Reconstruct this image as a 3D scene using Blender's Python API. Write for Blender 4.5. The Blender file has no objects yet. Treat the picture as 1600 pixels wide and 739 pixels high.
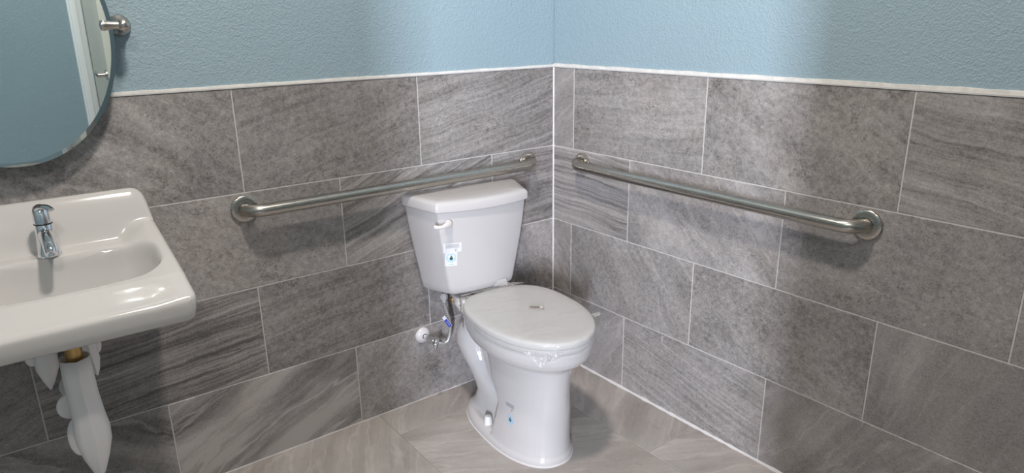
import bpy, bmesh, math, random
from mathutils import Vector, Matrix
from mathutils.bvhtree import BVHTree
C = bpy.context.scene.collection
R = math.radians
random.seed(4)

# ------------------------------------------------------------------ materials
def mat(name):
    m = bpy.data.materials.new(name); m.use_nodes = True
    nt = m.node_tree; nt.nodes.clear()
    out = nt.nodes.new('ShaderNodeOutputMaterial'); b = nt.nodes.new('ShaderNodeBsdfPrincipled')
    nt.links.new(b.outputs[0], out.inputs[0])
    return m, nt, b
class G:
    """tiny node-graph helper"""
    def __init__(s, nt): s.nt = nt
    def n(s, t, ins=None, **kw):
        nd = s.nt.nodes.new(t)
        for k, v in kw.items(): setattr(nd, k, v)
        for k, v in (ins or {}).items():
            sk = nd.inputs[k]
            if hasattr(v, 'is_output') or isinstance(v, bpy.types.NodeSocket): s.nt.links.new(v, sk)
            else: sk.default_value = v
        return nd
    def m(s, op, a, b=0.0, c=None, clamp=False):
        ins = {0: a, 1: b}
        if c is not None: ins[2] = c
        return s.n('ShaderNodeMath', ins, operation=op, use_clamp=clamp).outputs[0]
    def v(s, op, a, b):
        return s.n('ShaderNodeVectorMath', {0: a, 1: b}, operation=op).outputs[0]
    def noise(s, vec, scale, detail=2.0, rough=.5, dist=0.0):
        nd = s.n('ShaderNodeTexNoise', {'Vector': vec, 'Scale': scale, 'Detail': detail, 'Roughness': rough, 'Distortion': dist})
        return nd
    def ss(s, x, a, b, lo=0.0, hi=1.0):
        return s.n('ShaderNodeMapRange', {'Value': x, 'From Min': a, 'From Max': b, 'To Min': lo, 'To Max': hi}, interpolation_type='SMOOTHSTEP').outputs[0]
    def mix(s, f, a, b, bt='MIX'):
        nd = s.n('ShaderNodeMix', data_type='RGBA', blend_type=bt)
        for i, x in ((0, f), (6, a), (7, b)):
            if isinstance(x, bpy.types.NodeSocket): s.nt.links.new(x, nd.inputs[i])
            else: nd.inputs[i].default_value = x
        return nd.outputs[2]
    def bump(s, h, strength, dist, normal=None):
        ins = {'Height': h, 'Strength': strength, 'Distance': dist}
        if normal is not None: ins['Normal'] = normal
        return s.n('ShaderNodeBump', ins).outputs[0]

def plain(name, col, rough=.5, metal=0.0, spec=.5, coat=0.0, bump=None, tint=None):
    m, nt, b = mat(name); g = G(nt)
    b.inputs['Base Color'].default_value = (*col, 1); b.inputs['Roughness'].default_value = rough
    b.inputs['Metallic'].default_value = metal; b.inputs['Specular IOR Level'].default_value = spec
    b.inputs['Coat Weight'].default_value = coat; b.inputs['Coat Roughness'].default_value = .04
    tc = g.n('ShaderNodeTexCoord').outputs['Object']
    if tint:
        f = g.noise(tc, tint[0], 4).outputs['Fac']
        nt.links.new(g.mix(g.ss(f, .35, .65), (*col, 1), (*tint[1], 1)), b.inputs['Base Color'])
    if bump:
        f = g.noise(tc, bump[0], bump[3] if len(bump) > 3 else 3).outputs['Fac']
        nt.links.new(g.bump(f, bump[1], bump[2]), b.inputs['Normal'])
    return m

def stone(name, dark, light, speck=1.0, rough=.42, bumpk=1.0):
    """porcelain stone tile: per-tile coordinates in attribute tco, style (strata, vein, speckle) in tk, tint in tv"""
    m, nt, b = mat(name); g = G(nt)
    P = g.n('ShaderNodeAttribute', attribute_name='tco').outputs['Vector']
    K = g.n('ShaderNodeSeparateXYZ', {0: g.n('ShaderNodeAttribute', attribute_name='tk').outputs['Vector']})
    kS, kV, kP = K.outputs[0], K.outputs[1], K.outputs[2]
    tv = g.n('ShaderNodeAttribute', attribute_name='tv').outputs['Fac']
    wc = g.noise(P, 3.2, 4, .55).outputs['Color']
    W = g.v('ADD', P, g.v('MULTIPLY', g.v('SUBTRACT', wc, (.5, .5, .5)), (.16, .16, 0)))
    W2 = g.v('ADD', P, g.v('MULTIPLY', g.v('SUBTRACT', wc, (.5, .5, .5)), (.32, .22, 0)))
    low = g.noise(W, 4.2, 5, .6).outputs['Fac']
    big = g.noise(W2, 2.2, 3, .5).outputs['Fac']
    # strata: stretched layers
    Ws = g.v('ADD', P, g.v('MULTIPLY', g.v('SUBTRACT', wc, (.5, .5, .5)), (.10, .055, 0)))
    sv = g.v('MULTIPLY', Ws, (1.5, 40, 1))
    st = g.noise(sv, 1.0, 7, .58).outputs['Fac']
    sl = g.noise(g.v('MULTIPLY', Ws, (.9, 20, 1)), 1.0, 3, .5, .2).outputs['Fac']
    stl = g.m('SUBTRACT', 1.0, g.ss(g.m('ABSOLUTE', g.m('SUBTRACT', sl, .5)), 0.0, .03))
    # diagonal brushed clouds used for the veined tiles
    Wv = g.v('ADD', P, g.v('MULTIPLY', g.v('SUBTRACT', wc, (.5, .5, .5)), (.14, .11, 0)))
    vv = g.v('MULTIPLY', Wv, (1.5, 9.5, 1))
    vn = g.noise(vv, 1.0, 6, .6).outputs['Fac']
    vl = g.m('SUBTRACT', 1.0, g.ss(g.m('ABSOLUTE', g.m('SUBTRACT', g.noise(g.v('MULTIPLY', Wv, (1.2, 6, 1)), 1.0, 4, .55).outputs['Fac'], .5)), 0.0, .022))
    # fine grain, pits and flecks
    gr = g.noise(P, 230, 3, .65).outputs['Fac']
    md = g.noise(P, 58, 6, .78).outputs['Fac']
    pit0 = g.noise(g.v('MULTIPLY', P, (1, 1.6, 1)), 150, 4, .62, .8).outputs['Fac']
    mask = g.ss(g.noise(W, 6.5, 4, .6).outputs['Fac'], .42, .62)
    pit = g.m('MULTIPLY', g.ss(pit0, .405, .355), mask)
    fleck = g.m('MULTIPLY', g.ss(g.noise(P, 120, 3, .6, 1.0).outputs['Fac'], .61, .70), g.ss(low, .42, .6))
    # cracks
    cr = g.m('SUBTRACT', 1.0, g.ss(g.m('ABSOLUTE', g.m('SUBTRACT', g.noise(W, 2.0, 6, .68).outputs['Fac'], .47)), 0.0, .011))
    crm = g.m('MULTIPLY', cr, g.m('MULTIPLY', g.ss(g.noise(P, 5, 2).outputs['Fac'], .52, .62), g.ss(kP, .2, .8)))
    # value 0..1
    v = g.m('ADD', .5, g.m('MULTIPLY', g.m('SUBTRACT', low, .5), .60))
    v = g.m('ADD', v, g.m('MULTIPLY', g.m('SUBTRACT', big, .5), .45))
    v = g.m('ADD', v, g.m('MULTIPLY', g.m('MULTIPLY', g.m('SUBTRACT', st, .5), 1.7), kS))
    v = g.m('SUBTRACT', v, g.m('MULTIPLY', g.m('MULTIPLY', stl, .22), kS))
    sf = g.noise(g.v('MULTIPLY', Ws, (2.4, 105, 1)), 1.0, 5, .6).outputs['Fac']
    v = g.m('ADD', v, g.m('MULTIPLY', g.m('MULTIPLY', g.m('SUBTRACT', sf, .5), 1.5), kS))
    v = g.m('ADD', v, g.m('MULTIPLY', g.m('MULTIPLY', g.m('SUBTRACT', vn, .5), 2.3), kV))
    v = g.m('ADD', v, g.m('MULTIPLY', g.m('MULTIPLY', vl, .34), kV))
    v = g.m('ADD', v, g.m('MULTIPLY', g.m('MULTIPLY', g.m('SUBTRACT', md, .5), 1.35 * speck), kP))
    v = g.m('ADD', v, g.m('MULTIPLY', g.m('SUBTRACT', gr, .5), .85 * speck))
    v = g.m('SUBTRACT', v, g.m('MULTIPLY', g.m('MULTIPLY', pit, .62 * speck), kP))
    v = g.m('ADD', v, g.m('MULTIPLY', g.m('MULTIPLY', fleck, .42 * speck), kP))
    v = g.m('SUBTRACT', v, g.m('MULTIPLY', crm, .24))
    v = g.m('ADD', v, tv, clamp=True)
    col = g.mix(v, (*dark, 1), (*light, 1))
    hue = g.ss(g.noise(P, 5, 3).outputs['Fac'], .4, .65)
    col = g.mix(g.m('MULTIPLY', hue, .35), col, (1.0, .94, .90, 1), 'MULTIPLY')
    nt.links.new(col, b.inputs['Base Color'])
    nt.links.new(g.ss(v, 0, 1, rough + .12, rough - .05), b.inputs['Roughness'])
    h = g.m('ADD', g.m('MULTIPLY', md, .6), g.m('MULTIPLY', gr, .3))
    h = g.m('SUBTRACT', h, g.m('MULTIPLY', pit, .5))
    h = g.m('ADD', h, g.m('MULTIPLY', st, g.m('MULTIPLY', kS, .8)))
    nt.links.new(g.bump(h, .55 * bumpk, .0035), b.inputs['Normal'])
    b.inputs['Specular IOR Level'].default_value = .45
    return m

def paint(name, col):
    m, nt, b = mat(name); g = G(nt)
    P = g.n('ShaderNodeTexCoord').outputs['Object']
    n1 = g.noise(P, 200, 2, .45, .2).outputs['Fac']; n2 = g.noise(P, 95, 2, .5, .2).outputs['Fac']
    f = g.noise(P, 3, 3).outputs['Fac']
    nt.links.new(g.mix(f, (*[c * .96 for c in col], 1), (*[c * 1.04 for c in col], 1)), b.inputs['Base Color'])
    h = g.m('ADD', g.ss(n1, .42, .62), g.m('MULTIPLY', g.ss(n2, .4, .65), .8))
    nt.links.new(g.bump(h, .42, .0015), b.inputs['Normal'])
    b.inputs['Roughness'].default_value = .42; b.inputs['Specular IOR Level'].default_value = .4
    return m

M = {}
M['tile'] = stone('stone_tile', (.095, .088, .084), (.425, .398, .387))
M['floor_tile'] = stone('floor_stone_tile', (.20, .182, .168), (.50, .465, .44), speck=.34, rough=.40, bumpk=.22)
M['grout'] = plain('pale_grout', (.50, .48, .47), .8, bump=(300, .3, .001))
M['floor_grout'] = plain('floor_grout', (.30, .28, .26), .8, bump=(300, .3, .001))
M['caulk'] = plain('white_caulk', (.58, .56, .56), .5, bump=(60, .3, .002))
M['paint'] = paint('teal_paint', (.274, .364, .412))
M['edge'] = plain('bare_plaster_edge', (.72, .69, .65), .6, bump=(90, .5, .003), tint=(30, (.62, .60, .57)))
M['edge_metal'] = plain('edge_profile', (.50, .49, .48), .45)
M['white_paint'] = plain('white_gloss_paint', (.82, .83, .84), .3)
M['ceiling'] = plain('ceiling_white', (.80, .80, .78), .8, bump=(120, .4, .002))
M['beige'] = plain('beige_door_paint', (.66, .63, .55), .45)
M['china'] = plain('vitreous_china', (.515, .494, .492), .12, spec=.5, coat=.3)
M['china_sink'] = plain('sink_china', (.505, .488, .472), .12, spec=.5, coat=.3)
M['plastic'] = plain('white_plastic', (.66, .65, .655), .3)
M['lid_plastic'] = plain('lid_plastic', (.575, .56, .555), .35)
M['lever'] = plain('lever_plastic', (.66, .625, .61), .25)
M['vinyl'] = plain('matt_white_vinyl', (.86, .835, .83), .5, bump=(220, .25, .002))
M['chrome'] = plain('chrome', (.80, .81, .83), .06, metal=1)
M['brass'] = plain('brass', (.50, .33, .13), .35, metal=.9)
M['nickel'] = plain('brushed_nickel', (.50, .455, .41), .27, metal=1)
M['rubber'] = plain('black_rubber', (.01, .01, .011), .5)
M['nut_grey'] = plain('grey_nylon', (.34, .33, .34), .35)
M['blue'] = plain('blue_print', (.03, .05, .42), .5)
M['label_white'] = plain('label_paper', (.68, .68, .69), .45)
M['ink'] = plain('grey_ink', (.28, .28, .29), .6)
M['ring_blue'] = plain('pale_blue_ink', (.30, .55, .76), .5)
M['drop_ink'] = plain('dark_teal_ink', (.012, .085, .11), .5)
M['drop_green'] = plain('green_ink', (.10, .30, .06), .5)
M['steel_screw'] = plain('dull_steel', (.36, .30, .26), .4, metal=.9)

def brushed():
    m, nt, b = mat('brushed_stainless'); g = G(nt)
    P = g.n('ShaderNodeTexCoord').outputs['Object']
    n = g.noise(g.v('MULTIPLY', P, (14, 14, 600)), 1.0, 3).outputs['Fac']
    nt.links.new(g.mix(n, (.40, .375, .335, 1), (.56, .53, .485, 1)), b.inputs['Base Color'])
    nt.links.new(g.ss(n, 0, 1, .22, .34), b.inputs['Roughness'])
    b.inputs['Metallic'].default_value = 1
    b.inputs['Anisotropic'].default_value = .4
    return m
M['stainless'] = brushed()
def braid():
    m, nt, b = mat('braided_steel'); g = G(nt)
    P = g.n('ShaderNodeTexCoord').outputs['Object']
    w = g.n('ShaderNodeTexWave', {'Vector': P, 'Scale': 120, 'Distortion': .5}, wave_type='BANDS', bands_direction='DIAGONAL').outputs['Fac']
    nt.links.new(g.mix(w, (.34, .33, .33, 1), (.74, .73, .72, 1)), b.inputs['Base Color'])
    b.inputs['Metallic'].default_value = .7; b.inputs['Roughness'].default_value = .3
    return m
M['braid'] = braid()
def film(name, col, fac):
    m, nt, b = mat(name); g = G(nt)
    out = [n for n in nt.nodes if n.type == 'OUTPUT_MATERIAL'][0]
    P = g.n('ShaderNodeTexCoord').outputs['Object']
    b.inputs['Base Color'].default_value = (*col, 1); b.inputs['Roughness'].default_value = .10
    w = g.v('ADD', P, g.v('MULTIPLY', g.noise(P, 9, 3).outputs['Color'], (.10, .10, .10)))
    n = g.noise(g.v('MULTIPLY', w, (5, 17, 8)), 1.6, 3, .5).outputs['Fac']
    nt.links.new(g.bump(n, .6, .009), b.inputs['Normal'])
    tr = g.n('ShaderNodeBsdfTransparent', {0: (.97, .97, .97, 1)})
    mx = g.n('ShaderNodeMixShader', {0: fac, 1: tr.outputs[0], 2: b.outputs[0]})
    nt.links.new(mx.outputs[0], out.inputs[0])
    return m
M['film'] = film('clear_plastic_film', (.62, .61, .605), .34)
M['film_fold'] = film('crumpled_plastic_film', (.66, .65, .645), .36)
def mirror_mat():
    m, nt, b = mat('silvered_glass')
    b.inputs['Base Color'].default_value = (.84, .955, .98, 1); b.inputs['Metallic'].default_value = 1; b.inputs['Roughness'].default_value = .01
    return m
M['mirror'] = mirror_mat()
M['glass_edge'] = plain('glass_edge', (.30, .40, .40), .1, spec=.6)
def emit(name, col, s):
    m, nt, b = mat(name)
    b.inputs['Base Color'].default_value = (.9, .9, .9, 1)
    b.inputs['Emission Color'].default_value = (*col, 1); b.inputs['Emission Strength'].default_value = s
    return m

# ------------------------------------------------------------------ object helpers
def obj(name, bm, m, parent=None, smooth=40, loc=None):
    me = bpy.data.meshes.new(name)
    bm.normal_update(); bm.to_mesh(me); bm.free()
    for x in (m if isinstance(m, (list, tuple)) else [m]): me.materials.append(M[x])
    if smooth:
        for p in me.polygons: p.use_smooth = True
        me.set_sharp_from_angle(angle=R(smooth))
    o = bpy.data.objects.new(name, me); C.objects.link(o)
    if parent: o.parent = parent
    if loc: o.location = loc
    return o
def thing(name, label, cat, loc=(0, 0, 0), rz=0.0, group=None):
    o = bpy.data.objects.new(name, None); C.objects.link(o)
    o.empty_display_size = .1
    o.location = loc; o.rotation_euler = (0, 0, rz); o['label'] = label; o['category'] = cat
    if group: o['group'] = group
    return o
def struct(o): o['kind'] = 'structure'; return o
def loft(bm, rings, cap0=True, cap1=True, closed=True, mi=0):
    vs = [[bm.verts.new(p) for p in r] for r in rings]
    n = len(rings[0])
    for a, b in zip(vs, vs[1:]):
        for i in range(n if closed else n - 1):
            f = bm.faces.new((a[i], a[(i + 1) % n], b[(i + 1) % n], b[i])); f.material_index = mi
    if cap0: bm.faces.new(list(reversed(vs[0]))).material_index = mi
    if cap1: bm.faces.new(vs[-1]).material_index = mi
    return vs
def fin(bm): bmesh.ops.recalc_face_normals(bm, faces=bm.faces); return bm
def box(bm, lo, hi, bev=0.0, mi=0):
    r = bmesh.ops.create_cube(bm, size=1)
    c = [(a + b) / 2 for a, b in zip(lo, hi)]; s = [b - a for a, b in zip(lo, hi)]
    for v in r['verts']: v.co = Vector((c[0] + v.co.x * s[0], c[1] + v.co.y * s[1], c[2] + v.co.z * s[2]))
    fs = set(f for v in r['verts'] for f in v.link_faces)
    for f in fs: f.material_index = mi
    if bev:
        es = list(set(e for v in r['verts'] for e in v.link_edges))
        bmesh.ops.bevel(bm, geom=es, offset=bev, segments=2, affect='EDGES', profile=.5)
    return bm
def lathe(bm, prof, axis=(0, 0, 1), origin=(0, 0, 0), n=40):
    """prof: list of (radius, distance along axis)"""
    q = Vector((0, 0, 1)).rotation_difference(Vector(axis)).to_matrix(); o = Vector(origin)
    rings = [[o + q @ Vector((max(r, 1e-5) * math.cos(2 * math.pi * i / n), max(r, 1e-5) * math.sin(2 * math.pi * i / n), h)) for i in range(n)] for r, h in prof]
    loft(bm, rings); return bm
def tube(bm, pts, rad, n=20, cap=True):
    pts = [Vector(p) for p in pts]; rings = []
    t0 = (pts[1] - pts[0]).normalized()
    up = Vector((0, 0, 1)) if abs(t0.z) < .9 else Vector((1, 0, 0))
    nx = t0.cross(up).normalized()
    for i, p in enumerate(pts):
        t = (pts[min(i + 1, len(pts) - 1)] - pts[max(i - 1, 0)]).normalized()
        nx = (nx - t * nx.dot(t)).normalized(); ny = t.cross(nx)
        r = rad[i] if isinstance(rad, (list, tuple)) else rad
        rx, ry = r if isinstance(r, tuple) else (r, r)
        rings.append([p + nx * math.cos(2 * math.pi * k / n) * rx + ny * math.sin(2 * math.pi * k / n) * ry for k in range(n)])
    loft(bm, rings, cap, cap); return bm
def crspline(pts, n=8):
    pts = [Vector(p) for p in pts]; out = []
    P = [pts[0] * 2 - pts[1]] + pts + [pts[-1] * 2 - pts[-2]]
    for i in range(1, len(P) - 2):
        a, b, c, d = P[i - 1:i + 3]
        for k in range(n):
            t = k / n
            out.append(.5 * ((2 * b) + (c - a) * t + (2 * a - 5 * b + 4 * c - d) * t * t + (3 * b - a - 3 * c + d) * t ** 3))
    return out + [pts[-1]]
def fillet(pts, rad, n=5):
    out = []; N = len(pts)
    for i in range(N):
        p = Vector(pts[i]); a = Vector(pts[i - 1]); b = Vector(pts[(i + 1) % N]); r = rad[i]
        if r <= 0: out.append(p); continue
        u = (a - p).normalized(); w = (b - p).normalized(); ang = u.angle(w)
        d = min(r / math.tan(ang / 2), .45 * (a - p).length, .45 * (b - p).length)
        A = p + u * d; B = p + w * d
        for k in range(n + 1):
            t = k / n; out.append(A * (1 - t) ** 2 + p * 2 * t * (1 - t) + B * t * t)
    return out
def lerp(a, b, t): return a + (b - a) * t
def sstep(a, b, x):
    t = min(1, max(0, (x - a) / (b - a))); return t * t * (3 - 2 * t)
def interp(x, tab):
    if x <= tab[0][0]: return tab[0][1]
    for (x0, y0), (x1, y1) in zip(tab, tab[1:]):
        if x <= x1: return lerp(y0, y1, (x - x0) / (x1 - x0))
    return tab[-1][1]
def cubic(x, tab):
    """monotone-ish smooth interpolation through a table"""
    if x <= tab[0][0]: return tab[0][1]
    if x >= tab[-1][0]: return tab[-1][1]
    n = len(tab)
    for i in range(n - 1):
        x0, y0 = tab[i]; x1, y1 = tab[i + 1]
        if x <= x1:
            def sl(j):
                if j <= 0 or j >= n - 1: return 0.0
                a = (tab[j][1] - tab[j - 1][1]) / (tab[j][0] - tab[j - 1][0]); b = (tab[j + 1][1] - tab[j][1]) / (tab[j + 1][0] - tab[j][0])
                return 0.0 if a * b <= 0 else 2 * a * b / (a + b)
            h = x1 - x0; t = (x - x0) / h
            return ((2 * t ** 3 - 3 * t * t + 1) * y0 + (t ** 3 - 2 * t * t + t) * h * sl(i) + (-2 * t ** 3 + 3 * t * t) * y1 + (t ** 3 - t * t) * h * sl(i + 1))

# ------------------------------------------------------------------ camera
cam_d = bpy.data.cameras.new('camera'); cam = bpy.data.objects.new('camera', cam_d); C.objects.link(cam)
cam.location = (-1.80416, -2.09719, 1.3892); cam.rotation_euler = (1.26754, .01444, -.65269)
cam_d.sensor_width = 36; cam_d.lens = 36 * 1082.674 / 1600; cam_d.clip_start = .02
bpy.context.scene.camera = cam
CAMP = Vector(cam.location); CAMR = cam.rotation_euler.to_matrix()
def ray(u, v): return (CAMR @ Vector(((u - 800) / 1082.674, -(v - 369.5) / 1082.674, -1))).normalized()

# ------------------------------------------------------------------ room shell
ROWS = [0, .2993, .6030, .9066, 1.2129]
TW = .61; ZT = 1.2129; RX = 3.1; RY = 2.9; CEIL = 2.95
# (first joint, {tile index: (strata, vein, speckle, angle, tint)}) per row from the top
BACK = [(.6089, [(.55, .0, .9, 12, .0), (.30, .1, 1., 14, .0), (.0, .55, 1.1, -35, -.03), (.2, .2, 1., 0, -.05), (.2, .2, 1., 0, 0)]),
        (.3056, [(.75, .0, .5, 3, .02), (.95, .0, .5, 22, .03), (.05, .25, 1.1, -20, .02), (.1, .1, 1.1, 0, .0), (.2, .2, 1., 0, 0)]),
        (.6070, [(.1, .5, 1., -55, -.02), (.35, .0, 1., 8, .0), (1.0, .0, .45, 6, -.05), (.3, .2, .7, 25, -.10), (.2, .2, 1., 0, 0)]),
        (.3019, [(.1, .3, .9, 40, .04), (.0, .25, 1.1, 30, .05), ]) ]
VSEED = 3.1
BACK[3] = (.3019, [(.0, .3, 1., 40, .08), (.0, .35, 1.1, 35, .06), (.05, 1.5, .3, 27, .09, VSEED), (.1, .9, .6, -28, -.06), (.2, .2, 1., 0, -.1), (.2, .2, 1., 0, 0)])
RIGHT = [(.1176, [(.0, .4, .4, 40, .02), (.30, .1, 1., 4, .03), (.10, .35, 1.15, -28, .0), (.65, .1, .6, -8, -.03), (.2, .2, 1., 0, 0)]),
         (.4156, [(1.0, .0, .25, -4, .04), (.1, .5, 1., -40, .05), (.05, .2, .95, -10, -.02), (.1, .3, .8, 0, 0), (.2, .2, 1., 0, 0)]),
         (.1106, [(.1, .7, .6, -50, .0), (.05, .45, 1., -48, .03), (.12, .15, 1.1, -22, .0), (.05, .3, .22, 70, -.02), (.2, .2, .4, 0, 0)]),
         (.4157, [(.0, .5, .45, 55, .02), (.55, .1, .85, -12, .06), (.1, .45, .30, 60, -.02), (.1, .2, .4, 0, 0), (.2, .2, .4, 0, 0)])]
def tile_field(bm, lay, tiles, to3, gw=.0034, depth=.0012):
    """tiles: list of (u0,u1,v0,v1,style); to3(u,v,d) maps wall coordinates to space (d = out of the wall)"""
    for i, (u0, u1, v0, v1, s) in enumerate(tiles):
        a, b_, c, d = u0 + gw / 2, u1 - gw / 2, v0 + gw / 2, v1 - gw / 2
        e = .0011
        o = [bm.verts.new(to3(u, v, -depth)) for u, v in ((a, c), (b_, c), (b_, d), (a, d))]
        t = [bm.verts.new(to3(u, v, 0)) for u, v in ((a + e, c + e), (b_ - e, c + e), (b_ - e, d - e), (a + e, d - e))]
        uv = [(a, c), (b_, c), (b_, d), (a, d)]
        th = R(s[3]); um, vm = (u0 + u1) / 2, (v0 + v1) / 2; sd = s[5] if len(s) > 5 and s[5] is not None else i * 3.71 + random.random() * 40
        fs = [bm.faces.new(t)] + [bm.faces.new((o[k], o[(k + 1) % 4], t[(k + 1) % 4], t[k])) for k in range(4)]
        for f in fs: f.material_index = 0
        for lst in (o, t):
            for vtx, (u, v) in zip(lst, uv):
                x, y = u - um, v - vm
                vtx[lay['tco']] = Vector((x * math.cos(th) + y * math.sin(th) + sd, -x * math.sin(th) + y * math.cos(th) + sd * .37, sd * 1.7))
                vtx[lay['tk']] = Vector((s[0], s[1], s[2])); vtx[lay['tv']] = s[4]
def layers(bm):
    return {'tco': bm.verts.layers.float_vector.new('tco'), 'tk': bm.verts.layers.float_vector.new('tk'), 'tv': bm.verts.layers.float.new('tv')}
def wall_tiles(spec, L, sign):
    T = []
    for r, (j0, st) in enumerate(spec):
        z0, z1 = ROWS[3 - r], ROWS[4 - r]
        u = 0; k = 0; nxt = j0
        while u < L - 1e-6:
            n = min(nxt, L); s = st[min(k, len(st) - 1)]
            T.append((u, n, z0, z1, (s[0], s[1], s[2], s[3] * sign, s[4], s[5] if len(s) > 5 else None))); u = n; nxt += TW; k += 1
    return T
def quad(bm, pts, mi):
    f = bm.faces.new([bm.verts.new(p) for p in pts]); f.material_index = mi
# back wall: plane y = 0, u runs to -x
bm = bmesh.new(); lay = layers(bm)
tile_field(bm, lay, wall_tiles(BACK, RX, -1), lambda u, v, d: (-u, -d, v))
quad(bm, [(-RX, .0011, 0), (0, .0011, 0), (0, .0011, ZT), (-RX, .0011, ZT)], 1)
box(bm, (-RX - .1, .004, 0), (.1, .12, CEIL), mi=2)
struct(obj('wall_back', fin(bm), ['tile', 'grout', 'paint'], smooth=0))
bm = bmesh.new(); lay = layers(bm)
tile_field(bm, lay, wall_tiles(RIGHT, RY, 1), lambda u, v, d: (-d, -u, v))
quad(bm, [(.0011, 0, 0), (.0011, -RY, 0), (.0011, -RY, ZT), (.0011, 0, ZT)], 1)
box(bm, (.004, -RY - .1, 0), (.12, .0, CEIL), mi=2)
box(bm, (-.0006, -.6066, .264), (.0005, -.6034, .292), mi=1)   # smear of grout left on one tile
struct(obj('wall_right', fin(bm), ['tile', 'grout', 'paint'], smooth=0))
# floor
bm = bmesh.new(); lay = layers(bm); T = []
XS = [0, .2425, .845, 1.447, 2.05, 2.652, 3.1]; J = [(.772, .0), (.161, .0), (.772, 0), (.161, 0), (.772, 0), (.161, 0)]
for k in range(6):
    y = 0; nx_ = J[k][0]
    while y < RY - 1e-6:
        n = min(nx_, RY); T.append((XS[k], XS[k + 1], y, n, (.12, .55, .55, random.choice((35, -30, 60)), random.uniform(-.04, .05)))); y = n; nx_ += 1.22
tile_field(bm, lay, T, lambda u, v, d: (-u, -v, d), gw=.003, depth=.0008)
quad(bm, [(-RX, -RY, -.0007), (0, -RY, -.0007), (0, 0, -.0007), (-RX, 0, -.0007)], 1)
box(bm, (-RX - .1, -RY - 1.4, -.1), (.1, .1, -.002), mi=1)
struct(obj('floor', fin(bm), ['floor_tile', 'floor_grout'], smooth=0))
# ceiling, left and front walls (seen in the mirror and in the chrome)
bm = bmesh.new(); box(bm, (-RX - .1, -RY - .1, CEIL), (.1, .1, CEIL + .1)); struct(obj('ceiling', bm, 'ceiling', smooth=0))
bm = bmesh.new(); box(bm, (-RX - .12, -RY - .1, 0), (-RX, .0, CEIL)); struct(obj('wall_left', bm, 'paint', smooth=0))
bm = bmesh.new()
EO = (-2.93, -1.985)      # unseen opening, added and sized to shape the daylight beam
DO = (-1.228, -.628)       # second doorway with its leaf standing open
for a, b_, z0, z1 in ((-RX, EO[0], 0, CEIL), (EO[1], DO[0], 0, CEIL), (DO[1], 0, 0, CEIL), (EO[0], EO[1], 2.15, CEIL), (DO[0], DO[1], 2.05, CEIL)):
    box(bm, (a, -RY - .1, z0), (b_, -RY, z1))
struct(obj('wall_front', bm, 'paint', smooth=0))
bm = bmesh.new(); box(bm, (-1.62, -RY - 1.3, 0), (.4, -RY - 1.2, CEIL)); box(bm, (-1.62, -RY - 1.2, 0), (-1.52, -RY - .1, CEIL)); box(bm, (-1.62, -RY - 1.3, CEIL), (.4, -RY - .1, CEIL + .1)); box(bm, (.3, -RY - 1.2, 0), (.4, -RY - .1, CEIL))
struct(obj('wall_hall', bm, 'paint', smooth=0))
# door_1: white casing, beige leaf standing open into the room
bm = bmesh.new()
for a, b_ in ((DO[0] - .062, DO[0] + .012), (DO[1] - .012, DO[1] + .062)):
    box(bm, (a, -RY - .11, 0), (b_, -RY + .018, 2.12), .004)
    box(bm, (a + (.010 if a < -1 else .025), -RY, 0), (a + (.045 if a < -1 else .062), -RY + .028, 2.12), .006)
box(bm, (DO[0] - .062, -RY - .11, 2.03), (DO[1] + .062, -RY + .018, 2.12), .004)
door = struct(obj('door_1', bm, 'white_paint', smooth=30))
bm = bmesh.new(); box(bm, (0, -.022, .01), (.572, .022, 2.02), .003)
leaf = obj('door_leaf', bm, 'beige', door); leaf.location = (DO[0] + .035, -RY + .03, 0); leaf.rotation_euler = (0, 0, R(90.5))
bm = bmesh.new()
for s in (-1, 1):
    lathe(bm, [(.026, .0), (.026, .008), (.011, .010), (.011, .045)], (0, s, 0), (.535, s * .022, .93), 20)
    tube(bm, [(.535, s * .065, .93), (.465, s * .067, .93), (.405, s * .064, .93)], [.010, .009, .008], 12)
obj('door_handle', fin(bm), 'nickel', leaf)
# trims: bare edge strip over the tiles, caulk beads
def wavy_strip(name, horizontal_x, m, z0, z1, amp, L, out):
    bm = bmesh.new(); n = 150; rings = []
    for i in range(n + 1):
        u = L * i / n; zz = z1 + amp * (math.sin(u * 23) * .5 + math.sin(u * 57 + 1) * .3 + random.uniform(-.4, .4))
        pts = [(u, .003, z0), (u, -out, z0), (u, -out * .8, zz - .001), (u, .006, zz)]
        rings.append([(-p[0], p[1], p[2]) if horizontal_x else (p[1], -p[0], p[2]) for p in pts])
    loft(bm, rings); return struct(obj(name, fin(bm), m, smooth=50))
wavy_strip('trim_1', True, 'edge', ZT + .0025, ZT + .0095, .0010, RX, .0012)
wavy_strip('trim_2', False, 'edge', ZT + .0025, ZT + .0130, .0013, RY, .0012)
for nm, X in (('trim_3', True), ('trim_4', False)):
    bm = bmesh.new()
    box(bm, (-RX, -.0022, ZT - .0012), (0, .004, ZT + .0026)) if X else box(bm, (-.0022, -RY, ZT - .0012), (.004, 0, ZT + .0026))
    struct(obj(nm, bm, 'edge_metal', smooth=0))
bm = bmesh.new(); n = 80; rings = []
for i in range(n + 1):
    z = ZT * i / n; w = .0058 + random.uniform(-.0006, .0006)
    rings.append([(.003, .003, z), (-w, .003, z), (-w * .45, -w * .45, z), (.003, -w, z)])
loft(bm, rings); struct(obj('trim_5', fin(bm), 'caulk', smooth=60))
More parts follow.
